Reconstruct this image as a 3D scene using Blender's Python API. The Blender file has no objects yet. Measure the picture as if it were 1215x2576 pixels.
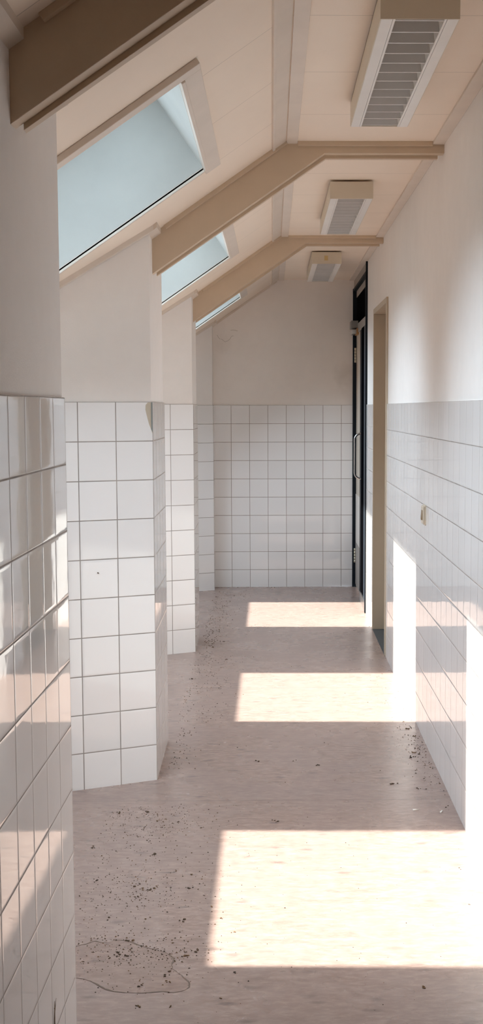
import bpy, bmesh, math, random
from mathutils import Vector, Matrix

# ------------------------------------------------------------------ layout (metres)
# X: + towards the right wall, Y: along the corridor, Z: up.
XR = 0.672            # tile face of the right wall
YB = 10.671           # tile face of the back wall
ZT = 1.493            # top of the tiled wainscot
ZC = 2.50             # flat ceiling
XK = 0.050            # where the flat ceiling meets the sloped one
SL = 0.685            # rise of the sloped ceiling per metre of X
XN = -1.30            # outer wall behind the piers
YF = -1.6             # unseen wall behind the viewer, set here to shape the light
T = 0.15              # tile pitch
def zs(x): return ZC + SL * (x - XK)
NL = math.hypot(1, SL)
SN = Vector((-SL / NL, 0, 1 / NL))      # roof normal (up, outward)
SU = Vector((1 / NL, 0, SL / NL))       # up the slope
rnd = random.Random(7)
scene = bpy.context.scene
COL = scene.collection

# ------------------------------------------------------------------ helpers
def tag(o, label=None, cat=None, group=None, kind=None):
    if label: o['label'] = label
    if cat: o['category'] = cat
    if group: o['group'] = group
    if kind: o['kind'] = kind
    return o

def empty(name, loc):
    o = bpy.data.objects.new(name, None)
    o.empty_display_size = 0.05
    o.location = loc
    COL.objects.link(o)
    return o

class MB:
    """collects faces (world coordinates) with uv and material index; build() links ONE mesh object"""
    def __init__(s):
        s.bm = bmesh.new(); s.uv = s.bm.loops.layers.uv.new('UVMap')
    def poly(s, pts, uvs=None, mi=0):
        f = s.bm.faces.new([s.bm.verts.new(p) for p in pts]); f.material_index = mi
        if uvs:
            for l, u in zip(f.loops, uvs): l[s.uv].uv = u
        return f
    def hexa(s, p, mi=0):
        """p: 8 corners, bottom ring then top ring"""
        v = [s.bm.verts.new(q) for q in p]
        for idx in ((3, 2, 1, 0), (4, 5, 6, 7), (0, 1, 5, 4), (1, 2, 6, 5), (2, 3, 7, 6), (3, 0, 4, 7)):
            f = s.bm.faces.new([v[i] for i in idx]); f.material_index = mi
        return s
    def box(s, x0, x1, y0, y1, z0, z1, mi=0):
        return s.hexa([(x0, y0, z0), (x1, y0, z0), (x1, y1, z0), (x0, y1, z0),
                       (x0, y0, z1), (x1, y0, z1), (x1, y1, z1), (x0, y1, z1)], mi)
    def prism(s, ring, y0, y1, mi=0):
        """ring of (x,z) extruded along y"""
        a = [s.bm.verts.new((x, y0, z)) for x, z in ring]
        b = [s.bm.verts.new((x, y1, z)) for x, z in ring]
        n = len(ring)
        fs = [s.bm.faces.new(a), s.bm.faces.new(b[::-1])]
        for i in range(n):
            j = (i + 1) % n
            fs.append(s.bm.faces.new((a[j], a[i], b[i], b[j])))
        for f in fs: f.material_index = mi
        return s
    def tube(s, pts, r, seg=10, mi=0, cap=True):
        pts = [Vector(p) for p in pts]; rings = []
        for i, p in enumerate(pts):
            d = (pts[min(i + 1, len(pts) - 1)] - pts[max(i - 1, 0)]).normalized()
            a = d.orthogonal().normalized() if i == 0 else (pa - d * pa.dot(d)).normalized()
            pa = a; b = d.cross(a)
            rr = r[i] if isinstance(r, (list, tuple)) else r
            rings.append([s.bm.verts.new(p + (a * math.cos(t) + b * math.sin(t)) * rr)
                          for t in [2 * math.pi * k / seg for k in range(seg)]])
        for i in range(len(rings) - 1):
            for k in range(seg):
                f = s.bm.faces.new((rings[i][k], rings[i][(k + 1) % seg], rings[i + 1][(k + 1) % seg], rings[i + 1][k]))
                f.smooth = True; f.material_index = mi
        if cap:
            s.bm.faces.new(rings[0][::-1]); s.bm.faces.new(rings[-1])
        return s
    def lump(s, c, r, sq=0.6, jit=0.35):
        v0 = len(s.bm.verts)
        res = bmesh.ops.create_icosphere(s.bm, subdivisions=1, radius=r)
        ax = rnd.uniform(.7, 1.5); ay = rnd.uniform(.6, 1.1); an = rnd.uniform(0, 3.14)
        for v in res['verts']:
            q = v.co * (1 + rnd.uniform(-jit, jit))
            x, y = q.x * ax, q.y * ay
            v.co = Vector((c[0] + x * math.cos(an) - y * math.sin(an), c[1] + x * math.sin(an) + y * math.cos(an),
                           max(c[2] + q.z * sq, c[2] - r * sq * .8)))
        return s
    def build(s, name, mats, parent=None, origin=None, bevel=None, recalc=True):
        if recalc: bmesh.ops.recalc_face_normals(s.bm, faces=s.bm.faces[:])
        o0 = Vector(origin) if origin is not None else Vector((0, 0, 0))
        if parent is not None:
            p = parent; base = Vector((0, 0, 0))
            while p is not None: base += p.location; p = p.parent
            o0loc = Vector((0, 0, 0)) if origin is None else o0 - base
            o0 = base if origin is None else o0
        else: o0loc = o0
        for v in s.bm.verts: v.co -= o0
        me = bpy.data.meshes.new(name); s.bm.to_mesh(me); s.bm.free()
        for m in (mats if isinstance(mats, (list, tuple)) else [mats]): me.materials.append(m)
        o = bpy.data.objects.new(name, me); COL.objects.link(o)
        o.location = o0loc
        if parent is not None: o.parent = parent
        if bevel:
            b = o.modifiers.new('Bevel', 'BEVEL'); b.width = bevel; b.segments = 2
            b.limit_method = 'ANGLE'; b.angle_limit = math.radians(35)
        return o

# ------------------------------------------------------------------ materials
def nt(name):
    m = bpy.data.materials.new(name); m.use_nodes = True
    t = m.node_tree; t.nodes.clear()
    out = t.nodes.new('ShaderNodeOutputMaterial'); b = t.nodes.new('ShaderNodeBsdfPrincipled')
    t.links.new(b.outputs[0], out.inputs[0])
    return m, t, b
def N(t, typ, **kw):
    n = t.nodes.new(typ)
    for k, v in kw.items():
        if k == 'op': n.operation = v
        else: setattr(n, k, v)
    return n
def math_n(t, op, a, b=None, c=None):
    n = N(t, 'ShaderNodeMath', op=op)
    for i, v in enumerate((a, b, c)):
        if v is None: continue
        if isinstance(v, (int, float)): n.inputs[i].default_value = v
        else: t.links.new(v, n.inputs[i])
    return n.outputs[0]
def vmath(t, op, a, b=None):
    n = N(t, 'ShaderNodeVectorMath', op=op)
    for i, v in enumerate((a, b)):
        if v is None: continue
        if isinstance(v, (tuple, list)): n.inputs[i].default_value = v
        else: t.links.new(v, n.inputs[i])
    return n.outputs[0]
def mix(t, fac, a, b, blend='MIX'):
    n = N(t, 'ShaderNodeMix', data_type='RGBA', blend_type=blend)
    for i, v in ((0, fac), (6, a), (7, b)):
        if isinstance(v, (int, float)): n.inputs[i].default_value = v
        elif isinstance(v, (tuple, list)): n.inputs[i].default_value = (*v, 1) if len(v) == 3 else v
        else: t.links.new(v, n.inputs[i])
    return n.outputs[2]
def noise(t, vec, scale, detail=3, rough=.55):
    n = N(t, 'ShaderNodeTexNoise'); n.inputs['Scale'].default_value = scale
    n.inputs['Detail'].default_value = detail; n.inputs['Roughness'].default_value = rough
    if vec is not None: t.links.new(vec, n.inputs['Vector'])
    return n.outputs['Fac']
def ramp(t, f, p):
    n = N(t, 'ShaderNodeMapRange'); t.links.new(f, n.inputs[0])
    n.inputs[1].default_value, n.inputs[2].default_value, n.inputs[3].default_value, n.inputs[4].default_value = p
    return n.outputs[0]
def bump(t, h, strength, dist, normal=None):
    n = N(t, 'ShaderNodeBump'); t.links.new(h, n.inputs['Height'])
    n.inputs['Strength'].default_value = strength; n.inputs['Distance'].default_value = dist
    if normal is not None: t.links.new(normal, n.inputs['Normal'])
    return n.outputs[0]

def plain(name, col, rough=.5, metal=0.0, spec=.5, var=.04, bmp=0.0, bscale=200, coat=0.0):
    m, t, b = nt(name)
    g = N(t, 'ShaderNodeNewGeometry')
    n1 = noise(t, g.outputs['Position'], 6, 4)
    f = ramp(t, n1, (.3, .7, 1 - var, 1 + var))
    c = mix(t, 1.0, col, f, 'MULTIPLY')
    t.links.new(c, b.inputs['Base Color'])
    b.inputs['Roughness'].default_value = rough; b.inputs['Metallic'].default_value = metal
    b.inputs['Specular IOR Level'].default_value = spec
    b.inputs['Coat Weight'].default_value = coat
    if bmp:
        h = noise(t, g.outputs['Position'], bscale, 2)
        t.links.new(bump(t, h, bmp, .002), b.inputs['Normal'])
    return m

def plaster(name, col, smudge=()):
    m, t, b = nt(name)
    g = N(t, 'ShaderNodeNewGeometry'); P = g.outputs['Position']
    n1 = noise(t, P, 1.7, 5); n2 = noise(t, P, 14, 3)
    f = math_n(t, 'ADD', ramp(t, n1, (.3, .7, .965, 1.02)), ramp(t, n2, (.3, .7, -.012, .012)))
    c = mix(t, 1.0, col, f, 'MULTIPLY')
    for (pt, r, k, tint) in smudge:
        d = N(t, 'ShaderNodeVectorMath', op='DISTANCE'); t.links.new(P, d.inputs[0]); d.inputs[1].default_value = pt
        w = ramp(t, math_n(t, 'ADD', d.outputs['Value'], math_n(t, 'MULTIPLY', math_n(t, 'SUBTRACT', n2, .5), r * .9)), (0, r, k, 0))
        c = mix(t, w, c, tint)
    t.links.new(c, b.inputs['Base Color'])
    b.inputs['Roughness'].default_value = .82; b.inputs['Specular IOR Level'].default_value = .25
    h = noise(t, P, 260, 3, .6)
    t.links.new(bump(t, h, .35, .0012), b.inputs['Normal'])
    return m

def tile_mat(name, grout=(.42, .385, .36), gw=.0020, tilt=.003, wav=.006):
    m, t, b = nt(name)
    uv = N(t, 'ShaderNodeUVMap').outputs[0]
    g = N(t, 'ShaderNodeNewGeometry')
    sc = vmath(t, 'SCALE', uv); sc.node.inputs['Scale'].default_value = 1 / T
    sep = N(t, 'ShaderNodeSeparateXYZ'); t.links.new(sc, sep.inputs[0])
    fu = math_n(t, 'FRACT', sep.outputs[0]); fv = math_n(t, 'FRACT', sep.outputs[1])
    def edge(f): return math_n(t, 'MULTIPLY', math_n(t, 'MINIMUM', f, math_n(t, 'SUBTRACT', 1.0, f)), T)
    e = math_n(t, 'MINIMUM', edge(fu), edge(fv))                 # metres to the nearest joint centre
    cell = vmath(t, 'FLOOR', sc)
    wn = N(t, 'ShaderNodeTexWhiteNoise', noise_dimensions='3D'); t.links.new(cell, wn.inputs['Vector'])
    gm = ramp(t, e, (gw * .75, gw * 1.15, 1, 0))                  # 1 in the joint
    tv = ramp(t, wn.outputs['Value'], (0, 1, .965, 1.02))
    tc = mix(t, 1.0, (.88, .873, .87), tv, 'MULTIPLY')
    gn = noise(t, g.outputs['Position'], 9, 3)
    gc = mix(t, ramp(t, gn, (.35, .65, 0, 1)), grout, tuple(x * .72 for x in grout))
    t.links.new(mix(t, gm, tc, gc), b.inputs['Base Color'])
    t.links.new(ramp(t, gm, (0, 1, .028, .75)), b.inputs['Roughness'])
    t.links.new(ramp(t, gm, (0, 1, .55, .15)), b.inputs['Specular IOR Level'])
    # every tile sits a hair out of plane, its glaze is slightly wavy, its edges are pillowed
    off = vmath(t, 'SUBTRACT', wn.outputs['Color'], (.5, .5, .5))
    off = vmath(t, 'SCALE', off); off.node.inputs['Scale'].default_value = tilt
    nn = vmath(t, 'NORMALIZE', vmath(t, 'ADD', g.outputs['Normal'], off))
    h = math_n(t, 'MULTIPLY', ramp(t, e, (gw, .009, 0, 1)), 1.0)
    h2 = math_n(t, 'POWER', h, .35)
    n1 = noise(t, g.outputs['Position'], 11, 2, .5)
    b1 = bump(t, n1, wav, .03, nn)
    b2 = bump(t, h2, .5, .0010, b1)
    t.links.new(b2, b.inputs['Normal'])
    return m

def ceiling_mat(name, col, y0=3.56, pitch=.583):
    m, t, b = nt(name)
    g = N(t, 'ShaderNodeNewGeometry'); P = g.outputs['Position']
    sep = N(t, 'ShaderNodeSeparateXYZ'); t.links.new(P, sep.inputs[0])
    f = math_n(t, 'FRACT', math_n(t, 'DIVIDE', math_n(t, 'SUBTRACT', sep.outputs[1], y0 - pitch * 20), pitch))
    e = math_n(t, 'MULTIPLY', math_n(t, 'MINIMUM', f, math_n(t, 'SUBTRACT', 1.0, f)), pitch)
    gm = ramp(t, e, (.0010, .0026, 1, 0))
    n1 = noise(t, P, 2.2, 4)
    c = mix(t, 1.0, col, ramp(t, n1, (.3, .7, .97, 1.02)), 'MULTIPLY')
    c = mix(t, math_n(t, 'MULTIPLY', gm, .55), c, tuple(x * .45 for x in col))
    t.links.new(c, b.inputs['Base Color'])
    b.inputs['Roughness'].default_value = .6; b.inputs['Specular IOR Level'].default_value = .3
    h = math_n(t, 'SUBTRACT', math_n(t, 'MULTIPLY', noise(t, P, 180, 2), .25), gm)
    t.links.new(bump(t, h, .3, .002), b.inputs['Normal'])
    return m

def lino_mat(name, tone=1.0):
    m, t, b = nt(name)
    g = N(t, 'ShaderNodeNewGeometry'); P = g.outputs['Position']
    mp = N(t, 'ShaderNodeMapping'); mp.inputs['Scale'].default_value = (1.0, 2.4, 1); t.links.new(P, mp.inputs[0])
    mp2 = N(t, 'ShaderNodeMapping'); mp2.inputs['Scale'].default_value = (1.0, 2.3, 1); t.links.new(P, mp2.inputs[0])
    s1 = noise(t, mp.outputs[0], 26, 5, .65); s2 = noise(t, mp.outputs[0], 10, 5, .62)
    s3 = noise(t, P, 3.2, 4, .55); s4 = noise(t, P, 520, 2, .6)
    c = mix(t, ramp(t, s2, (.34, .66, 0, 1)), (.290, .200, .168), (.365, .263, .226))
    c = mix(t, ramp(t, s1, (.50, .72, 0, .55)), c, (.50, .378, .315))
    c = mix(t, ramp(t, s1, (.50, .30, 0, .45)), c, (.230, .158, .134))
    c = mix(t, ramp(t, s3, (.42, .68, 0, .35)), c, (.285, .222, .203))
    c = mix(t, ramp(t, s4, (.58, .72, 0, .35)), c, (.185, .13, .108))
    # heel scuffs: small soft grey smears
    vo = N(t, 'ShaderNodeTexVoronoi', feature='F1'); vo.inputs['Scale'].default_value = 7.5
    t.links.new(mp2.outputs[0], vo.inputs['Vector'])
    wn = N(t, 'ShaderNodeTexWhiteNoise', noise_dimensions='3D'); t.links.new(vo.outputs['Color'], wn.inputs['Vector'])
    sp = math_n(t, 'MULTIPLY', ramp(t, math_n(t, 'ADD', vo.outputs['Distance'], math_n(t, 'MULTIPLY', math_n(t, 'SUBTRACT', s1, .5), .25)), (.0, .24, .8, 0)),
                math_n(t, 'GREATER_THAN', wn.outputs['Value'], .5))
    c = mix(t, sp, c, (.15, .115, .105))
    # two-metre sheets butted across the corridor
    sep = N(t, 'ShaderNodeSeparateXYZ'); t.links.new(P, sep.inputs[0])
    f = math_n(t, 'FRACT', math_n(t, 'DIVIDE', math_n(t, 'SUBTRACT', sep.outputs[1], 4.78 - 1.98 * 10), 1.98))
    e = math_n(t, 'MULTIPLY', math_n(t, 'MINIMUM', f, math_n(t, 'SUBTRACT', 1.0, f)), 1.98)
    gm = ramp(t, e, (.0008, .0030, .7, 0))
    c = mix(t, gm, c, (.10, .075, .065))
    if tone != 1.0: c = mix(t, 1.0, c, (tone, tone * .96, tone * .93), 'MULTIPLY')
    t.links.new(c, b.inputs['Base Color'])
    t.links.new(ramp(t, s3, (.3, .7, .22, .34)), b.inputs['Roughness'])
    b.inputs['Specular IOR Level'].default_value = .45
    h = math_n(t, 'SUBTRACT', math_n(t, 'MULTIPLY', noise(t, P, 300, 3), .5), gm)
    t.links.new(bump(t, h, .25, .0008), b.inputs['Normal'])
    return m

def glass_mat(name):
    m, t, b = nt(name); out = [n for n in t.nodes if n.type == 'OUTPUT_MATERIAL'][0]
    t.nodes.remove(b)
    tr = N(t, 'ShaderNodeBsdfTransparent'); tr.inputs[0].default_value = (.93, .96, .96, 1)
    gl = N(t, 'ShaderNodeBsdfGlossy'); gl.inputs['Roughness'].default_value = .02
    fr = N(t, 'ShaderNodeFresnel'); fr.inputs[0].default_value = 1.45
    mx = N(t, 'ShaderNodeMixShader'); t.links.new(fr.outputs[0], mx.inputs[0])
    t.links.new(tr.outputs[0], mx.inputs[1]); t.links.new(gl.outputs[0], mx.inputs[2])
    t.links.new(mx.outputs[0], out.inputs[0])
    return m

M = {}
M['white'] = plaster('white_plaster', (.86, .825, .795))
M['white_back'] = plaster('white_plaster_back', (.88, .83, .785), [((.585, 10.68, 1.735), .11, .30, (.42, .36, .31)), ((-.40, 10.68, 1.99), .10, .20, (.50, .43, .37)), ((.60, 10.68, 1.60), .08, .14, (.5, .43, .38))])
M['tile'] = tile_mat('white_glazed_tile')
M['tile_back'] = tile_mat('white_glazed_tile_back', (.38, .325, .29), .0019)
M['ceil'] = ceiling_mat('cream_ceiling_board', (.89, .775, .655))
M['trim'] = plain('cream_painted_trim', (.72, .64, .56), .5, bmp=.05)
M['beam'] = plain('tan_painted_beam', (.60, .475, .345), .5, bmp=.06)
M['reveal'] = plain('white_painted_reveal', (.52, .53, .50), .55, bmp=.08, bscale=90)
M['floor'] = lino_mat('pink_marbled_lino')
M['stain'] = lino_mat('stained_lino', .90)
M['ring'] = plain('stain_rim', (.17, .115, .085), .7, var=.3)
M['dirt'] = plain('dry_dirt', (.075, .045, .025), .9, var=.5)
M['dirt2'] = plain('dry_leaf_crumb', (.15, .085, .04), .9, var=.5)
M['chip'] = plain('paint_flake', (.72, .69, .64), .7)
M['lamp'] = plain('cream_enamel_housing', (.66, .59, .475), .4)
M['rail'] = plain('white_enamel_rail', (.80, .77, .73), .3)
M['louvre'] = plain('grey_louvre', (.62, .60, .58), .35, spec=.5)
M['tube'] = plain('fluorescent_tube', (.80, .80, .78), .25)
M['tan'] = plain('tan_steel_frame', (.50, .415, .31), .45)
M['tan2'] = plain('cream_door_leaf', (.58, .52, .44), .45)
M['navy'] = plain('dark_navy_metal', (.010, .014, .020), .6, spec=.15)
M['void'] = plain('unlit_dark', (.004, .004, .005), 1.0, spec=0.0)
M['blue'] = plain('blue_grey_metal', (.05, .065, .085), .5, spec=.2)
M['black'] = plain('black_glass', (.004, .004, .005), .12, spec=.25)
M['grey'] = plain('grey_metal', (.30, .295, .28), .4, metal=.3)
M['panel'] = plain('taupe_panel', (.36, .315, .275), .5)
M['leafc'] = plain('cream_leaf_panel', (.60, .54, .46), .4)
M['steel'] = plain('brushed_steel', (.62, .63, .63), .28, metal=1.0)
M['kick'] = plain('grey_kick_plate', (.42, .40, .375), .35, metal=.5)
M['brass'] = plain('pale_hinge_metal', (.62, .58, .46), .35, metal=.6)
M['wood'] = plain('brown_wood', (.36, .19, .075), .5, var=.15)
M['slate'] = plain('dark_slate', (.055, .06, .065), .5)
M['switch'] = plain('ivory_plastic', (.66, .585, .47), .35)
M['rocker'] = plain('brown_rocker', (.28, .20, .11), .4)
M['mortar'] = plain('old_tile_adhesive', (.62, .55, .44), .9, var=.15, bmp=.3, bscale=120)
M['zinc'] = plain('zinc_corner_bead', (.28, .30, .29), .45, metal=.7)
M['glass'] = glass_mat('skylight_glass')
M['roofout'] = plain('roof_outside', (.20, .17, .15), .8)
M['glue'] = plain('yellowed_glue', (.60, .44, .20), .5)
M['crack'] = plain('hairline_crack', (.30, .245, .21), .9)

# ------------------------------------------------------------------ the room
mb = MB(); mb.box(XN - .3, 1.15, YF - .2, YB + .3, -.12, 0.0)
tag(mb.build('floor', M['floor']), 'pink marbled linoleum floor scattered with dirt crumbs', 'floor', kind='structure')

# tile cladding: a sheet of vertical faces along a plan path, with a top ledge and ends
def cladding(path, depth_dirs, name, mat, parent, u0=0.0, ztop=ZT, bevel=.0022):
    """path: plan points of the tile face; depth_dirs: matching points of the wall behind"""
    mb = MB(); u = u0
    for i in range(len(path) - 1):
        a, b_ = Vector(path[i]), Vector(path[i + 1]); c, d = Vector(depth_dirs[i]), Vector(depth_dirs[i + 1])
        L = (b_ - a).length
        mb.poly([(*a, 0), (*b_, 0), (*b_, ztop), (*a, ztop)], [(u, -ztop), (u + L, -ztop), (u + L, 0), (u, 0)])
        mb.poly([(*a, ztop), (*b_, ztop), (*d, ztop), (*c, ztop)], [(u, .02), (u + L, .02), (u + L, .028), (u, .028)])
        u += L
    for k in (0, -1):
        a, c = path[k], depth_dirs[k]
        mb.poly([(*a, 0), (*c, 0), (*c, ztop), (*a, ztop)], [(.02, -ztop), (.03, -ztop), (.03, -.02), (.02, -.02)])
    bmesh.ops.remove_doubles(mb.bm, verts=mb.bm.verts[:], dist=1e-5)
    return mb.build(name, mat, parent, bevel=bevel)

# right wall: plaster with two openings
XW = XR + .006
D2a, D2b, D2z = 7.66, 8.56, 2.075        # clear doorway
D1a, D1b = 9.27, YB + .012               # dark door at the far end
mb = MB()
mb.box(XW, XW + .26, YF, D2a - .03, 0, ZC + .10)
mb.box(XW, XW + .26, D2a - .03, D2b + .03, D2z + .03, ZC + .10)
mb.box(XW, XW + .26, D2b + .03, D1a, 0, ZC + .10)
wr = mb.build('wall_right', M['white'])
tag(wr, 'long white plaster wall on the right, tiled to shoulder height', 'wall', kind='structure')
ur = 5.867
cladding([(XR, YF), (XR, D2a - .035)], [(XW, YF), (XW, D2a - .035)], 'tile_cladding', M['tile'], wr, u0=YF - ur)
cladding([(XR, D2b + .035), (XR, D1a - .004)], [(XW, D2b + .035), (XW, D1a - .004)], 'tile_cladding', M['tile'], wr, u0=D2b + .035 - ur)

# back wall
mb = MB(); mb.box(XN - .3, XR + .3, YB + .008, YB + .25, 0, ZC + .12)
wb = mb.build('wall_back', M['white_back'])
tag(wb, 'far end wall, white tiles below scuffed plaster', 'wall', kind='structure')
cladding([(-.60, YB), (XR + .004, YB)], [(-.60, YB + .008), (XR + .004, YB + .008)], 'tile_cladding', M['tile_back'], wb, u0=-.60 + .33)
mb = MB()
for pts in ([(-.405, 2.03), (-.375, 2.005), (-.35, 2.012), (-.325, 2.045), (-.30, 2.055)], [(-.33, 2.10), (-.295, 2.098), (-.265, 2.085)],
            [(-.44, 2.06), (-.425, 2.035), (-.41, 2.02)]):
    q = []
    for (x0, z0), (x1, z1) in zip(pts, pts[1:]):
        for k in range(4):
            s = k / 4; q.append((x0 + (x1 - x0) * s + rnd.uniform(-.002, .002), YB + .0078, z0 + (z1 - z0) * s + rnd.uniform(-.003, .003)))
    mb.tube(q, .0009, 5)
mb.build('hairline_crack', M['crack'], wb)

# unseen near wall toned to set the light; outer wall behind the piers
mb = MB(); mb.box(XN - .3, XR + .3, YF - .2, YF, 0, ZC + .12)
tag(mb.build('wall_front', M['tan2']), 'unseen cream wall behind the viewer, placed and toned for the light', 'wall', kind='structure')
mb = MB(); mb.box(XN - .25, XN, YF, YB + .1, 0, zs(XN) + .25)
tag(mb.build('wall_left', M['white']), 'outer white wall behind the tiled piers', 'wall', kind='structure')

# tiled piers between the recesses on the left
def pier(xc, y0, y1, a0, a1, label, back=False, sk=0.0):
    e = .0065
    xf = xc + sk * (y1 - y0)
    def plan(off):
        # off: set-back of the plaster from the tile face
        n0 = Vector((math.sin(a0), -math.cos(a0))); p0 = Vector((xc, y0)) - n0 * off
        n1 = Vector((math.sin(a1), math.cos(a1))); p1 = Vector((xf, y1)) - n1 * off
        def on(p, a, sgn, x): return (x, p.y + sgn * (x - p.x) * math.tan(a))
        A = on(p0, a0, 1, XN); B = on(p0, a0, 1, xc - off)
        C = on(p1, a1, -1, xf - off); D = on(p1, a1, -1, XN)
        if back: C = (xf - off, YB + .02); D = (XN, YB + .02)
        return [A, B, C, D]
    pl = plan(e); tf = plan(0.0)
    mb = MB(); lo = []; hi = []
    # subdivide the plan so that the sloping top stays under the roof boards
    for x, y in pl:
        lo.append(mb.bm.verts.new((x, y, 0))); hi.append(mb.bm.verts.new((x, y, zs(x) + .03)))
    n = 4
    mb.bm.faces.new(lo[::-1]); mb.bm.faces.new(hi)
    for i in range(n):
        j = (i + 1) % n; mb.bm.faces.new((lo[i], lo[j], hi[j], hi[i]))
    o = mb.build('pillar', M['white'], origin=(xc, (y0 + y1) / 2, 0))
    tag(o, label, 'pillar', kind='structure')
    L0 = (Vector(tf[1]) - Vector(tf[0])).length
    cladding(tf, pl, 'tile_cladding', M['tile'], o, u0=-L0)
    return o
XA = (-.468, -.460, -.466, -.466)
SK = (.013, -.009, -.010, 0.0)
PR = [(XA[0] - .0075, 2.05, 2.951, .45, .45, 'nearest tiled pier, its glossy side reflecting the sunlit wall', False),
      (XA[1] + .0015, 5.062, 5.689, .443, .45, 'second tiled pier with a chipped tile at its top corner', False),
      (XA[2] + .0015, 7.797, 8.325, .485, .46, 'third tiled pier, brightest and narrow in view', False),
      (XA[3], 10.487, YB, .46, .3, 'last tiled pier set against the far end wall', True)]
piers = [pier(*p, k) for p, k in zip(PR, SK)]
# chipped corner tile on the second pier: adhesive bed and zinc bead laid bare
xc, y0, a0 = PR[1][0], PR[1][1], PR[1][3]
du = Vector((-math.cos(a0), -math.sin(a0), 0)); nrm = Vector((math.sin(a0), -math.cos(a0), 0)); c0 = Vector((xc, y0, 0))
mb = MB()
out = [(.003, ZT - .002), (.020, ZT - .002), (.029, ZT - .012), (.030, ZT - .030), (.024, ZT - .055), (.016, ZT - .085), (.008, ZT - .105), (.002, ZT - .122)]
f0 = [c0 + du * u + Vector((0, 0, z)) + nrm * .0004 for u, z in out]
f1 = [p - nrm * .006 for p in f0]
v0 = [mb.bm.verts.new(p) for p in f0]; v1 = [mb.bm.verts.new(p) for p in f1]
mb.bm.faces.new(v0); mb.bm.faces.new(v1[::-1])
for i in range(len(out)):
    j = (i + 1) % len(out); mb.bm.faces.new((v0[i], v1[i], v1[j], v0[j]))
mb.build('broken_tile_bed', M['mortar'], piers[1])
mb = MB()
a = c0 + du * .0075 + nrm * .0012; b_ = c0 + du * .0015 + nrm * .0012
mb.poly([a + Vector((0, 0, ZT - .002)), b_ + Vector((0, 0, ZT - .002)), b_ + Vector((0, 0, ZT - .118)), a + Vector((0, 0, ZT - .105))])
mb.poly([b_ + Vector((0, 0, ZT - .002)), b_ - nrm * .006 + Vector((0, 0, ZT - .002)), b_ - nrm * .006 + Vector((0, 0, ZT - .118)), b_ + Vector((0, 0, ZT - .118))])
mb.build('corner_bead', M['zinc'], piers[1])

# flat ceiling
mb = MB(); mb.box(XK, XR + .3, YF - .2, YB + .3, ZC, ZC + .10)
tag(mb.build('ceiling', M['ceil']), 'flat cream boarded ceiling carrying the light fittings', 'ceiling', kind='structure')

# sloped ceiling with three deep skylight shafts
ROOF = .50
SKY = [(3.41, 4.655, 3.425, 4.545), (6.115, 7.30, 6.12, 7.270), (8.79, 9.93, 8.80, 9.93)]
XU, XD = -.237, -1.175
def roofbox(mb, xa, xb, ya, yb):
    """block of roof between x=xa (low) and xb (high) on the ceiling plane, thickness along the normal"""
    p = []
    for d in (0, ROOF):
        for x, y in ((xa, ya), (xb, ya), (xb, yb), (xa, yb)):
            p.append(Vector((x, y, zs(x))) + SN * d)
    mb.hexa(p)
mb = MB()
XLOW = XN - .30
ys = [YF - .2]
for s in SKY: ys += [s[0], s[1]]
ys.append(YB + .3)
for i in range(0, len(ys), 2): roofbox(mb, XLOW, XK, ys[i], ys[i + 1])
for s in SKY:
    roofbox(mb, XLOW, XD, s[0], s[1]); roofbox(mb, XU, XK, s[0], s[1])
# ridge filler above the kink
mb.hexa([(XK, YF - .2, ZC), (XR + .3, YF - .2, ZC + .1), (XR + .3, YB + .3, ZC + .1), (XK, YB + .3, ZC),
         Vector((XK, YF - .2, ZC)) + SN * ROOF, (XR + .3, YF - .2, ZC + .5), (XR + .3, YB + .3, ZC + .5), Vector((XK, YB + .3, ZC)) + SN * ROOF])
for f in mb.bm.faces:
    f.normal_update()
bmesh.ops.recalc_face_normals(mb.bm, faces=mb.bm.faces[:])
for f in mb.bm.faces:
    nn = f.normal
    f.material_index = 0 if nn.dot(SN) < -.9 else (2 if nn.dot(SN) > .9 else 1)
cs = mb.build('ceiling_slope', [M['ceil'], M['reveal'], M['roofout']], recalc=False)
tag(cs, 'sloping cream boarded ceiling on the left with deep skylight shafts', 'ceiling', kind='structure')

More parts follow.
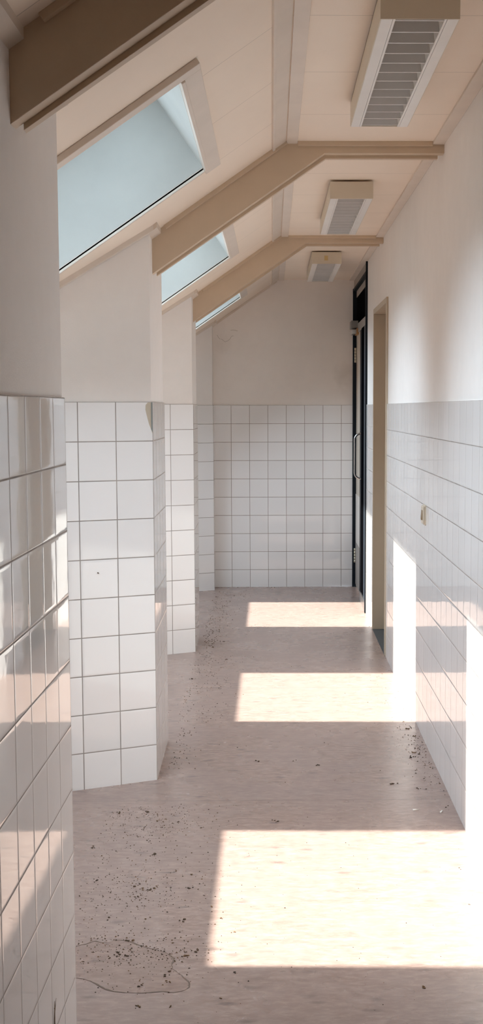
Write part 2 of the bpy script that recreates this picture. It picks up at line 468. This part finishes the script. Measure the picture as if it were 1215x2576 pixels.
def sbox(mb, xa, xb, ya, yb, d0, d1):
    """box lying on the sloped ceiling: x range on the slope, d measured inwards (down) from it"""
    p = []
    for d in (-d1, -d0):
        for x, y in ((xa, ya), (xb, ya), (xb, yb), (xa, yb)):
            p.append(Vector((x, y, zs(x))) + SN * d)
    mb.hexa(p); return mb
for i, (ya, yb, oa, ob) in enumerate(SKY):
    w = empty('window_%d' % (i + 1), (XU, (ya + yb) / 2, zs(XU)))
    tag(w, ['nearest skylight, wide and blue-lit, in the sloping ceiling', 'middle skylight seen below the second ceiling beam', 'farthest skylight, a thin pale sliver by the end wall'][i], 'skylight', kind='structure')
    th = .017
    sbox(MB(), XD, XU + .052, ya - .052, ya, 0, th).build('frame_board', M['trim'], w, bevel=.002)
    sbox(MB(), XD, XU + .0, yb, yb + .032, 0, .009).build('frame_board', M['trim'], w, bevel=.002)
    sbox(MB(), XU, XU + .052, ya, yb + .055, 0, th).build('frame_board', M['trim'], w, bevel=.002)
    sbox(MB(), XD - .05, XD, ya - .052, yb + .032, 0, th).build('frame_board', M['trim'], w, bevel=.002)
    mb = MB()
    # bead round the opening
    sbox(mb, XD, XU, yb, yb + .010, -.001, .016); sbox(mb, XU, XU + .010, ya, yb, -.001, .022)
    mb.build('bead', M['trim'], w, bevel=.002)
    # outer sash: a timber frame round the pane on the roof face
    mb = MB()
    XO = lambda x: x
    d0, d1 = -ROOF - .06, -ROOF + .03
    sbox(mb, XD - .05, XU + .05, ya - .06, oa, d0, -ROOF); sbox(mb, XD - .05, XU + .05, ob, yb + .06, d0, -ROOF)
    sbox(mb, XU, XU + .05, oa, ob, d0, -ROOF); sbox(mb, XD - .05, XD, oa, ob, d0, -ROOF)
    mb.build('sash', M['rail'], w)
    sbox(MB(), XD - .004, XU + .004, oa - .004, ob + .004, -ROOF - .034, -ROOF - .030).build('pane', M['glass'], w)

# boards and battens along the seams
mb = MB(); mb.box(XK + .012, XK + .055, YF, YB, ZC - .007, ZC + .001)
tag(mb.build('trim_1', M['trim'], bevel=.0015), 'pale cover board along the fold of the ceiling, flat side', 'trim', kind='structure')
mb = MB(); sbox(mb, XK - .040, XK + .006, YF, YB, 0, .007); sbox(mb, XK - .046, XK - .037, YF, YB, 0, .011)
tag(mb.build('trim_2', M['trim'], bevel=.0015), 'pale cover board along the fold of the ceiling, sloping side', 'trim', kind='structure')
mb = MB(); mb.box(XR - .040, XW, YF, D1a, ZC - .010, ZC + .001); mb.box(XR - .040, XR + .02, D1a, YB, ZC - .010, ZC + .001)
tag(mb.build('trim_3', M['trim'], bevel=.0015), 'long cream cover board where flat ceiling meets right wall', 'trim', kind='structure')
mb = MB(); sbox(mb, -.60, XK - .01, YB - .014, YB + .008, 0, .016)
tag(mb.build('trim_4', M['trim'], bevel=.0015), 'thin batten where sloping ceiling meets the far end wall', 'trim', kind='structure')
# battens at the heads of the piers
k = 5
for (xc, y0, y1, a0, a1, _l, bk) in PR:
    mb = MB()
    # along the inner face
    xin = xc - .009
    p = []
    for z_off in (.020, -.001):
        for x, y in ((xin, y0 - .012), (xin + .045 * .8, y0 - .03), (xin + .045 * .8, (YB if bk else y1) + .03), (xin, (YB if bk else y1) + .012)):
            p.append((x, y, zs(x) - z_off))
    mb.hexa(p)
    # along the near splay
    d = Vector((-math.cos(a0), -math.sin(a0))); n0 = Vector((math.sin(a0), -math.cos(a0)))
    A = Vector((xin, y0)) + d * -.01; B = A + d * .85
    p = []
    for z_off in (.020, -.001):
        for q in (A, A + n0 * .030, B + n0 * .030, B): p.append((q.x, q.y, zs(q.x) - z_off))
    mb.hexa(p)
    o = mb.build('trim_%d' % k, M['trim']); k += 1
    tag(o, ['cream batten at the head of the nearest pier', 'cream batten at the head of the second pier', 'cream batten at the head of the third pier', 'cream batten at the head of the last pier by the end wall'][k - 6], 'trim', kind='structure')

# cranked ceiling beams
def zb(x): return min(2.313 + SL * x, 2.457)
def beam(yf, xl, label):
    xkb = (2.457 - 2.313) / SL
    o = empty('ceiling_beam', (XW, yf, 2.457)); tag(o, label, 'beam', 'cranked ceiling beams', kind='thing')
    x0 = xl - .009
    top = .004
    ring = [(x0, zb(x0)), (xkb, 2.457), (XW, 2.457), (XW, ZC + top), (XK, ZC + top), (x0, zs(x0) + top)]
    MB().prism(ring, yf, yf + .046).build('main_board', M['beam'], o, bevel=.0015)
    dl = .012
    ring2 = [(x0 + .016, zb(x0 + .016) - dl), (xkb + .006, 2.457 - dl), (XW - .02, 2.457 - dl), (XW - .02, 2.475), (xkb - .01, 2.475), (x0 + .016, zb(x0 + .016) + .02)]
    MB().prism(ring2, yf + .0462, yf + .074).build('lip_board', M['beam'], o, bevel=.001)
    # cover batten in the angle between beam and ceiling
    mb = MB()
    xs = XA[0] + .045
    sbox(mb, xs + .004, XK + .008, yf - .018, yf, -.001, .016)
    mb.box(XK + .055, XR - .040, yf - .018, yf, ZC - .017, ZC + .001)
    mb.build('cover_batten', M['beam'], o, bevel=.002)
    return o
beam(2.46, XA[0], 'nearest dark tan ceiling beam crossing the top left corner')
beam(5.205, XA[1], 'middle cranked tan ceiling beam landing on the second pier')
beam(7.98, XA[2], 'farthest cranked ceiling beam landing on the third pier')

# ------------------------------------------------------------------ light fittings
LX0, LX1, LZ0, LZ1, LLEN = .270, .465, 2.416, 2.492, 1.225
def lamp(y, label):
    o = empty('ceiling_light', ((LX0 + LX1) / 2, y, ZC)); tag(o, label, 'light', 'louvred strip lights on the flat ceiling')
    y1 = y + LLEN
    mb = MB(); t_ = .0025
    mb.box(LX0, LX0 + t_, y, y1, LZ0, LZ1); mb.box(LX1 - t_, LX1, y, y1, LZ0, LZ1)
    mb.box(LX0, LX1, y, y1, LZ1 - t_, LZ1); mb.box(LX0, LX1, y1 - t_, y1, LZ0, LZ1)
    mb.build('housing', M['lamp'], o)
    MB().box(LX0 - .0005, LX1 + .0005, y - .004, y, LZ0 - .001, LZ1).build('end_cap', M['lamp'], o, bevel=.001)
    MB().box(LX0 + .03, LX1 - .03, y + .06, y1 - .06, LZ1, ZC).build('mounting_rail', M['slate'], o)
    for s in (0, 1):
        xa, xb = (LX0 + t_, LX0 + .030) if s == 0 else (LX1 - .030, LX1 - t_)
        mb = MB(); mb.box(xa, xb, y, y1, LZ0 - .001, LZ0 + .004)
        xi = LX0 + .034 if s == 0 else LX1 - .034
        p = [(xi - .0012, LZ0), (xi + .0012, LZ0), (xi + .0012 + (.010 if s == 0 else -.010), LZ1 - .01), (xi - .0012 + (.010 if s == 0 else -.010), LZ1 - .01)]
        mb.prism(p, y + .004, y1 - .004)
        mb.box(xi - .003, xi + .003, y, y1, LZ0 - .001, LZ0 + .002)
        mb.build('side_rail', M['rail'], o)
    lv = empty('louvre', (0, 0, 0)); lv.parent = o; lv.location = (0, 0, LZ0 - ZC)
    nb = 13; pit = (LLEN - .034) / (nb - 1)
    for k in range(nb):
        mb = MB(); yy = y + .017 + pit * k
        ring = [(yy - .0035, LZ0 + .001), (yy + .0035, LZ0 + .001), (yy + .012, LZ0 + .056), (yy - .012, LZ0 + .056)]
        a = [mb.bm.verts.new((LX0 + .036, q, z)) for q, z in ring]; b = [mb.bm.verts.new((LX1 - .036, q, z)) for q, z in ring]
        mb.bm.faces.new(a); mb.bm.faces.new(b[::-1])
        for i in range(4): mb.bm.faces.new((a[i], b[i], b[(i + 1) % 4], a[(i + 1) % 4]))
        mb.build('blade', M['louvre'], lv)
    mb = MB(); xm = (LX0 + LX1) / 2 - .02
    mb.tube([(xm, y + .02, LZ0 + .066), (xm, y1 - .02, LZ0 + .066)], .0075, 12)
    mb.build('tube', M['tube'], o)
    return o
lamp(3.300, 'nearest louvred strip light on the flat ceiling, top right corner')
lamp(6.050, 'second louvred strip light, between the middle and farthest beams')
l3 = lamp(8.735, 'farthest louvred strip light with a yellow glue mark on its end')
MB().box(.352, .376, 8.7295, 8.7312, 2.437, 2.468).build('glue_mark', M['glue'], l3)

# ------------------------------------------------------------------ door_2: the open doorway with tan steel frame
d2 = empty('door_2', (XR, (D2a + D2b) / 2, 0)); tag(d2, 'open doorway with tan steel frame in the right wall', 'door', kind='structure')
mb = MB()
xo, xi = XR - .006, XW + .16
mb.box(xo, xi, D2a - .033, D2a, 0, D2z); mb.box(xo, xi, D2b, D2b + .033, 0, D2z); mb.box(xo, xi, D2a - .033, D2b + .033, D2z, D2z + .033)
mb.box(xo, xo + .012, D2a - .040, D2a - .030, 0, D2z + .033)
mb.build('door_frame', M['tan'], d2, bevel=.002)
MB().box(xi - .02, xi + .02, D2a - .033, D2b + .033, 0, D2z + .033).build('door_leaf', M['tan2'], d2)
MB().box(XR - .004, xi - .02, D2a, D2b, 0, .004).build('threshold', M['slate'], d2)

# ------------------------------------------------------------------ door_1: dark glazed door set at the far end
d1 = empty('door_1', (XR, (D1a + YB) / 2, 0)); tag(d1, 'dark navy framed door with transom at the corridor end', 'door', kind='structure')
y0, y1 = D1a, YB
MB().box(XR - .001, XR + .03, y0, y1 + .008, 2.425, ZC + .002).build('header_panel', M['panel'], d1)
mb = MB()
mb.box(.664, .74, y0, y0 + .030, 0, 2.425)              # near jamb
mb.box(.661, .74, y1 - .018, y1 + .006, 0, 2.425)       # far jamb
mb.box(.664, .74, y0, y1, 2.405, 2.425)                 # head
mb.build('door_frame', M['navy'], d1, bevel=.0015)
MB().box(.664, .700, y0 - .010, y0 - .001, 0, ZC - .01).build('edge_strip', M['navy'], d1)
MB().box(.690, .70, y0 + .03, y1 - .018, 2.355, 2.405).build('transom_blind', M['panel'], d1)
MB().box(.694, .70, y0 + .03, y1 - .018, 2.13, 2.405).build('transom_dark', M['void'], d1)  # matt black sheet, painted shade of the open transom
MB().box(.684, .72, y0 + .03, y1 - .018, 2.062, 2.132).build('transom_rail', M['grey'], d1)
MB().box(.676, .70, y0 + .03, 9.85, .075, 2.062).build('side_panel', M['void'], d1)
MB().box(.6735, .70, y0 + .03, y0 + .26, .075, 2.062).build('side_stile', M['blue'], d1)
MB().box(.668, .70, y0 + .03, 9.90, 0, .075).build('side_plinth', M['steel'], d1)
lf = empty('leaf', (0, 0, 0)); lf.parent = d1; lf.location = Vector((.70, 10.2, 0)) - d1.location
MB().box(.690, .725, 10.07, y1 - .020, .012, 2.060).build('leaf_board', M['leafc'], lf)
MB().box(.682, .725, 9.86, 10.09, .012, 2.060).build('lock_stile', M['navy'], lf)
MB().box(.6855, .6905, 10.16, 10.22, .79, 1.93).build('panel_bead', M['tan2'], lf)
MB().box(.686, .6905, 10.09, y1 - .035, .375, .77).build('lower_panel', M['rail'], lf)
MB().box(.685, .6905, 10.09, y1 - .035, .03, .372).build('kick_plate', M['kick'], lf)
mb = MB(); ym = 9.93; pts = []
zt, zb_, xo_, rr = 1.274, .932, .632, .045
pts.append((.684, ym, zt))
for k in range(9):
    a = math.radians(90 * k / 8); pts.append((xo_ + rr - rr * math.sin(a), ym, zt - rr + rr * math.cos(a)))
for k in range(9):
    a = math.radians(90 * k / 8); pts.append((xo_ + rr - rr * math.cos(a), ym, zb_ + rr - rr * math.sin(a)))
pts.append((.684, ym, zb_))
mb.tube(pts, .0078, 14); mb.build('pull_handle', M['steel'], lf)
for zz in (1.94 - .0, .40):
    mb = MB()
    za, zc = (1.835, 1.955) if zz > 1 else (.205, .325)
    n = 5
    for k in range(n):
        a = za + (zc - za) * k / n; b = za + (zc - za) * (k + 1) / n - .003
        mb.tube([(.680, y1 - .040, a), (.680, y1 - .040, b)], .0085, 12)
    mb.build('hinge', M['brass'], lf)
MB().box(.634, .690, 10.44, 10.64, 2.100, 2.158).build('closer_body', M['grey'], d1, bevel=.002)
MB().box(.640, .672, 10.40, 10.62, 2.052, 2.086).build('closer_arm', M['steel'], d1, bevel=.002)
MB().box(.672, .705, 10.36, 10.58, 2.046, 2.094).build('wood_block', M['wood'], d1, bevel=.0015)

# ------------------------------------------------------------------ switch on the right wall
sw = empty('light_switch', (XR, 5.69, 1.0)); tag(sw, 'small ivory light switch with brown rocker on the right tiled wall', 'switch')
MB().box(XR - .005, XR + .002, 5.65, 5.735, .958, 1.045).build('back_plate', M['switch'], sw, bevel=.002)
MB().box(XR - .013, XR - .004, 5.655, 5.730, .963, 1.040).build('cover', M['switch'], sw, bevel=.003)
MB().hexa([(XR - .018, 5.672, .980), (XR - .012, 5.672, .980), (XR - .012, 5.712, .980), (XR - .018, 5.712, .980),
           (XR - .014, 5.672, 1.022), (XR - .012, 5.672, 1.022), (XR - .012, 5.712, 1.022), (XR - .014, 5.712, 1.022)]).build('rocker', M['rocker'], sw, bevel=.001)

# ------------------------------------------------------------------ fly and twig
fl = MB(); c = Vector((-.668, 4.964, .842)) + nrm * .0018
fl.lump(tuple(c), .0032, .8, .15); fl.lump((c.x + .003, c.y, c.z - .002), .0018, .8, .1)
tag(fl.build('fly', M['dirt'], origin=tuple(c)), 'tiny dark fly sitting on a white tile of the second pier', 'fly')
tw = MB()
xw = XA[0] + .002
tw.tube([(xw, 2.665, .150), (xw, 2.664, .175), (xw + .001, 2.662, .195), (xw + .001, 2.663, .215)], [.0010, .0013, .0009, .0004], 6)
tw.tube([(xw + .001, 2.663, .192), (xw + .001, 2.672, .205), (xw + .001, 2.682, .213)], [.0008, .0006, .0003], 5)
tw.tube([(xw + .001, 2.663, .194), (xw + .001, 2.655, .204)], [.0007, .0003], 5)
tag(tw.build('twig', M['dirt2'], origin=(xw, 2.664, .15)), 'thin brown twig stuck to the nearest pier above the floor', 'twig')

# ------------------------------------------------------------------ water stain
SO = [(-.541, 3.454), (-.517, 3.464), (-.494, 3.491), (-.467, 3.468), (-.438, 3.49), (-.403, 3.489), (-.366, 3.45), (-.328, 3.429), (-.298, 3.412),
      (-.279, 3.391), (-.264, 3.36), (-.27, 3.325), (-.261, 3.291), (-.235, 3.257), (-.217, 3.223), (-.213, 3.196), (-.224, 3.173), (-.249, 3.16),
      (-.28, 3.169), (-.305, 3.165), (-.337, 3.159), (-.372, 3.165), (-.409, 3.172), (-.442, 3.195), (-.467, 3.233), (-.497, 3.248), (-.53, 3.255), (-.56, 3.30), (-.575, 3.38)]
def smooth(p, it=2):
    for _ in range(it):
        q = []
        for i in range(len(p)):
            a, b = Vector(p[i]), Vector(p[(i + 1) % len(p)])
            q += [a * .75 + b * .25, a * .25 + b * .75]
        p = [(v.x + rnd.uniform(-.0012, .0012), v.y + rnd.uniform(-.0012, .0012)) for v in q]
    return p
so = smooth(SO)
mb = MB(); c = (-.40, 3.32)
v = [mb.bm.verts.new((x, y, .0004)) for x, y in so]; mb.bm.faces.new(v)
st = mb.build('water_stain', M['stain'], origin=(-.40, 3.32, 0)); tag(st, 'dried water stain with dark rim on the floor beside nearest pier', 'stain')
mb = MB(); n = len(so)
wd = [max(.0003, 0.0016 + .0012 * math.sin(i * .37) + rnd.uniform(-.0007, .0007)) for i in range(n)]
ri, ro = [], []
for i, (x, y) in enumerate(so):
    a = Vector(so[i - 1]); b = Vector(so[(i + 1) % n]); d = (b - a).normalized(); nn = Vector((d.y, -d.x))
    ri.append(mb.bm.verts.new((x - nn.x * wd[i], y - nn.y * wd[i], .0008))); ro.append(mb.bm.verts.new((x + nn.x * wd[i], y + nn.y * wd[i], .0008)))
for i in range(n):
    j = (i + 1) % n; mb.bm.faces.new((ri[i], ri[j], ro[j], ro[i]))
mb.build('stain_rim', M['ring'], st)
for pts in ([(.02, 3.055), (.06, 3.06), (.10, 3.045), (.15, 3.03), (.17, 3.0)],):
    pass

# ------------------------------------------------------------------ crumbs on the floor
def clump(p, size, mat, n):
    mb = MB()
    for _ in range(n):
        r = size * rnd.uniform(.35, .75)
        mb.lump((p[0] + rnd.gauss(0, size * .9), p[1] + rnd.gauss(0, size * 1.1), r * .4), r, .5, .4)
    return mb.build('dirt_crumb', mat, origin=(p[0], p[1], 0), recalc=True)
PIER = [(-0.56, 4.642), (-0.461, 4.64), (-0.481, 4.575), (-0.413, 4.538), (-0.396, 4.471), (-0.251, 4.459), (-0.432, 4.336), (-0.605, 4.258), (-0.392, 4.187), (-0.31, 4.037), (-0.258, 3.993), (-0.335, 3.973), (-0.553, 3.95), (-0.421, 3.903), (-0.406, 3.873), (-0.385, 3.869), (-0.367, 3.872), (-0.259, 3.88), (-0.412, 3.811), (-0.183, 3.734), (-0.315, 3.693), (-0.48, 3.646), (-0.364, 3.644), (-0.263, 3.63)]
STAIN = [(-0.404, 3.483), (-0.394, 3.489), (-0.358, 3.448), (-0.326, 3.423), (-0.402, 3.376), (-0.425, 3.389), (-0.281, 3.267), (-0.273, 3.224), (-0.341, 3.207)]
FRONT = [(-0.252, 3.09), (-0.13, 3.129), (-0.338, 3.087), (-0.1, 3.273), (0.383, 3.179), (-0.214, 3.405), (-0.237, 3.385)]
RIGHT = [(0.625, 5.86), (0.633, 5.728), (0.626, 5.522), (0.6, 5.444), (0.603, 5.38), (0.62, 5.424), (0.587, 5.38), (0.476, 4.989), (0.593, 4.917), (0.565, 4.918), (0.644, 4.683)]
MID = [(0.006, 4.529), (0.192, 5.259), (0.088, 5.335), (-0.06, 5.326)]
FAR = [(-0.443, 6.988), (-0.351, 9.335), (-0.455, 9.906), (-0.445, 8.346), (-0.305, 8.139), (-0.264, 7.536)]
SUN = [(0.582, 3.731), (0.597, 4.036), (-0.115, 3.538), (-0.151, 3.639)]
for pts, lab, grp, sz in ((PIER, 'dark brown dirt crumb on shaded floor between nearest pier and sun patch', 'dirt crumbs in the shade past the nearest pier', .0055),
                          (STAIN, 'dark dirt crumb lying on the dried water stain', 'dirt crumbs on the water stain', .0060),
                          (FRONT, 'dark dirt crumb on the shaded floor nearest the viewer', 'dirt crumbs on the front strip of floor', .0055),
                          (RIGHT, 'dark dirt crumb at the foot of the right tiled wall', 'dirt crumbs along the right wall', .0060),
                          (MID, 'dark dirt crumb in mid floor between the first two sun patches', 'dirt crumbs in the middle of the floor', .0060),
                          (FAR, 'dark dirt crumb on the far floor beside the distant piers', 'dirt crumbs on the far floor', .0065),
                          (SUN, 'brown dirt crumb lying in the nearest sun patch', 'dirt crumbs in the nearest sun patch', .0045)):
    for p in pts:
        o = clump(p, sz * rnd.uniform(.7, 1.25), M['dirt'] if rnd.random() < .6 else M['dirt2'], rnd.choice((2, 3, 4, 5)))
        tag(o, lab, 'dirt crumb', grp)
for p, an in (((0.524, 4.647), .3), ((0.614, 4.622), 1.2)):
    mb = MB(); L = .011; w = .0028; ca, sa = math.cos(an), math.sin(an)
    q = [(-L, -w), (0, -w * 1.3), (L, -w * .6), (L, w * .7), (0, w), (-L, w * .8)]
    pts = [(p[0] + x * ca - y * sa, p[1] + x * sa + y * ca) for x, y in q]
    lo = [mb.bm.verts.new((*t_, .0003)) for t_ in pts]; hi = [mb.bm.verts.new((*t_, .0022 + .0015 * (i % 3))) for i, t_ in enumerate(pts)]
    mb.bm.faces.new(lo[::-1]); mb.bm.faces.new(hi)
    for i in range(6): mb.bm.faces.new((lo[i], lo[(i + 1) % 6], hi[(i + 1) % 6], hi[i]))
    o = mb.build('paint_flake', M['chip'], origin=(*p, 0))
    tag(o, 'white paint flake on shaded floor near the right wall, ' + ('farther from the wall' if p[0] < .6 else 'closer to the wall'), 'paint flake', 'white paint flakes')
# fine grit: nobody could count it
mb = MB()
def grit(n, fx, fy, s0, s1, lim=None):
    for _ in range(n):
        x, y = fx(), fy()
        if not (-.60 < x < XR - .01) or not (2.9 < y < YB - .02): continue
        if x < -.45 and not (2.98 < y < 4.72 or 5.95 < y < 7.6 or 8.6 < y < 10.4): continue
        r = rnd.uniform(s0, s1) * rnd.choice((.5, .7, 1, 1))
        a = rnd.uniform(0, 6.28); k = rnd.choice((3, 4, 5)); e_ = rnd.uniform(.5, 1)
        ring = [(x + r * math.cos(a + 6.283 * i / k) * rnd.uniform(.6, 1.2), y + r * math.sin(a + 6.283 * i / k) * e_ * rnd.uniform(.6, 1.2)) for i in range(k)]
        mi = 0 if rnd.random() < .65 else 1
        lo = [mb.bm.verts.new((*q, .0002)) for q in ring]; top = mb.bm.verts.new((x, y, .0006 + r * .7))
        for i in range(k):
            f = mb.bm.faces.new((lo[i], lo[(i + 1) % k], top)); f.material_index = mi
G, U = rnd.gauss, rnd.uniform
grit(750, lambda: -.62 + abs(G(0, .24)), lambda: U(3.15, 4.75), .0009, .0034)
grit(240, lambda: G(-.40, .09), lambda: G(4.53, .10), .0009, .0036)
grit(200, lambda: G(-.38, .10), lambda: G(3.86, .10), .0009, .0036)
grit(300, lambda: G(-.38, .09), lambda: G(3.40, .09), .0009, .0042)
grit(60, lambda: G(-.25, .05), lambda: G(3.39, .03), .001, .004)
grit(120, lambda: U(-.5, .66), lambda: U(2.95, 4.9), .0008, .0024)
grit(160, lambda: .66 - abs(G(0, .05)), lambda: G(5.45, .25), .0012, .0045)
grit(70, lambda: .66 - abs(G(0, .08)), lambda: U(4.4, 8), .001, .0035)
grit(320, lambda: -.45 + abs(G(0, .13)), lambda: U(6.0, 7.8), .0012, .0044)
grit(260, lambda: -.45 + abs(G(0, .13)), lambda: U(8.5, 10.4), .0015, .0055)
grit(120, lambda: -.43 + abs(G(0, .05)), lambda: U(7.9, 8.6), .0015, .006)
grit(80, lambda: -.43 + abs(G(0, .05)), lambda: U(5.2, 5.9), .0012, .005)
grit(120, lambda: U(-.5, .66), lambda: U(5, 10.4), .0012, .0038)
grit(60, lambda: U(-.45, .66), lambda: YB - .02 - abs(G(0, .02)), .0015, .006)
tag(mb.build('debris', [M['dirt'], M['dirt2']]), 'fine brown grit scattered over the floor along the piers', 'debris', kind='stuff')

# ------------------------------------------------------------------ light
world = bpy.data.worlds.new('sky'); scene.world = world; world.use_nodes = True
wt = world.node_tree; bg = wt.nodes['Background']
bg.inputs[0].default_value = (.74, .86, 1.0, 1); bg.inputs[1].default_value = 5.2
sd = bpy.data.lights.new('sun', 'SUN'); sd.energy = 6.6; sd.angle = math.radians(.9); sd.color = (1.0, .93, .855)
so_ = bpy.data.objects.new('sun', sd); COL.objects.link(so_)
d = Vector((1 / 1.655, -.055, -1)).normalized()
so_.rotation_euler = (-d).to_track_quat('Z', 'Y').to_euler(); so_.location = (-3, 5, 6)
for i, (ya, yb, oa, ob) in enumerate(SKY):
    ld = bpy.data.lights.new('skylight_portal', 'AREA'); ld.shape = 'RECTANGLE'
    ld.size = (XU - XD) * NL; ld.size_y = ob - oa; ld.cycles.is_portal = True
    lo_ = bpy.data.objects.new('skylight_portal', ld); COL.objects.link(lo_)
    c = Vector(((XU + XD) / 2, (oa + ob) / 2, zs((XU + XD) / 2))) + SN * (ROOF + .02)
    lo_.matrix_world = Matrix.Translation(c) @ Matrix((SU, Vector((0, 1, 0)), SU.cross(Vector((0, 1, 0))))).transposed().to_4x4()

# ------------------------------------------------------------------ camera
cd = bpy.data.cameras.new('camera'); cam = bpy.data.objects.new('camera', cd); COL.objects.link(cam)
F, PITCH, YAW, ROLL, H, CX, CY = 3277.05, -.1016, -.0154, -.0018, 1.4681, 734.34, 1360.93
A = Matrix(((math.cos(YAW), math.sin(YAW), 0), (-math.sin(YAW), math.cos(YAW), 0), (0, 0, 1)))
B = Matrix(((1, 0, 0), (0, math.cos(PITCH), math.sin(PITCH)), (0, -math.sin(PITCH), math.cos(PITCH))))
C = Matrix(((math.cos(ROLL), 0, math.sin(ROLL)), (0, 1, 0), (-math.sin(ROLL), 0, math.cos(ROLL))))
R = C @ B @ A
rm = Matrix((R[0], R[2], -R[1])).transposed()
cam.matrix_world = Matrix.Translation((0, 0, H)) @ rm.to_4x4()
cd.sensor_width = 36; cd.sensor_fit = 'AUTO'; cd.lens = F * 36 / 2576
cd.shift_x = (607.5 - CX) / 2576; cd.shift_y = (CY - 1288) / 2576
cd.clip_start = .05; cd.clip_end = 60
scene.camera = cam
cy = scene.cycles
cy.max_bounces = 16; cy.diffuse_bounces = 10; cy.glossy_bounces = 6; cy.transparent_max_bounces = 12
cy.use_denoising = True; cy.caustics_reflective = False; cy.caustics_refractive = False
cy.sample_clamp_indirect = 8
vs = scene.view_settings
scene.display_settings.display_device = 'sRGB'
vs.view_transform = 'Standard'; vs.look = 'None'; vs.exposure = 1.41; vs.gamma = 1.0; vs.use_curve_mapping = False
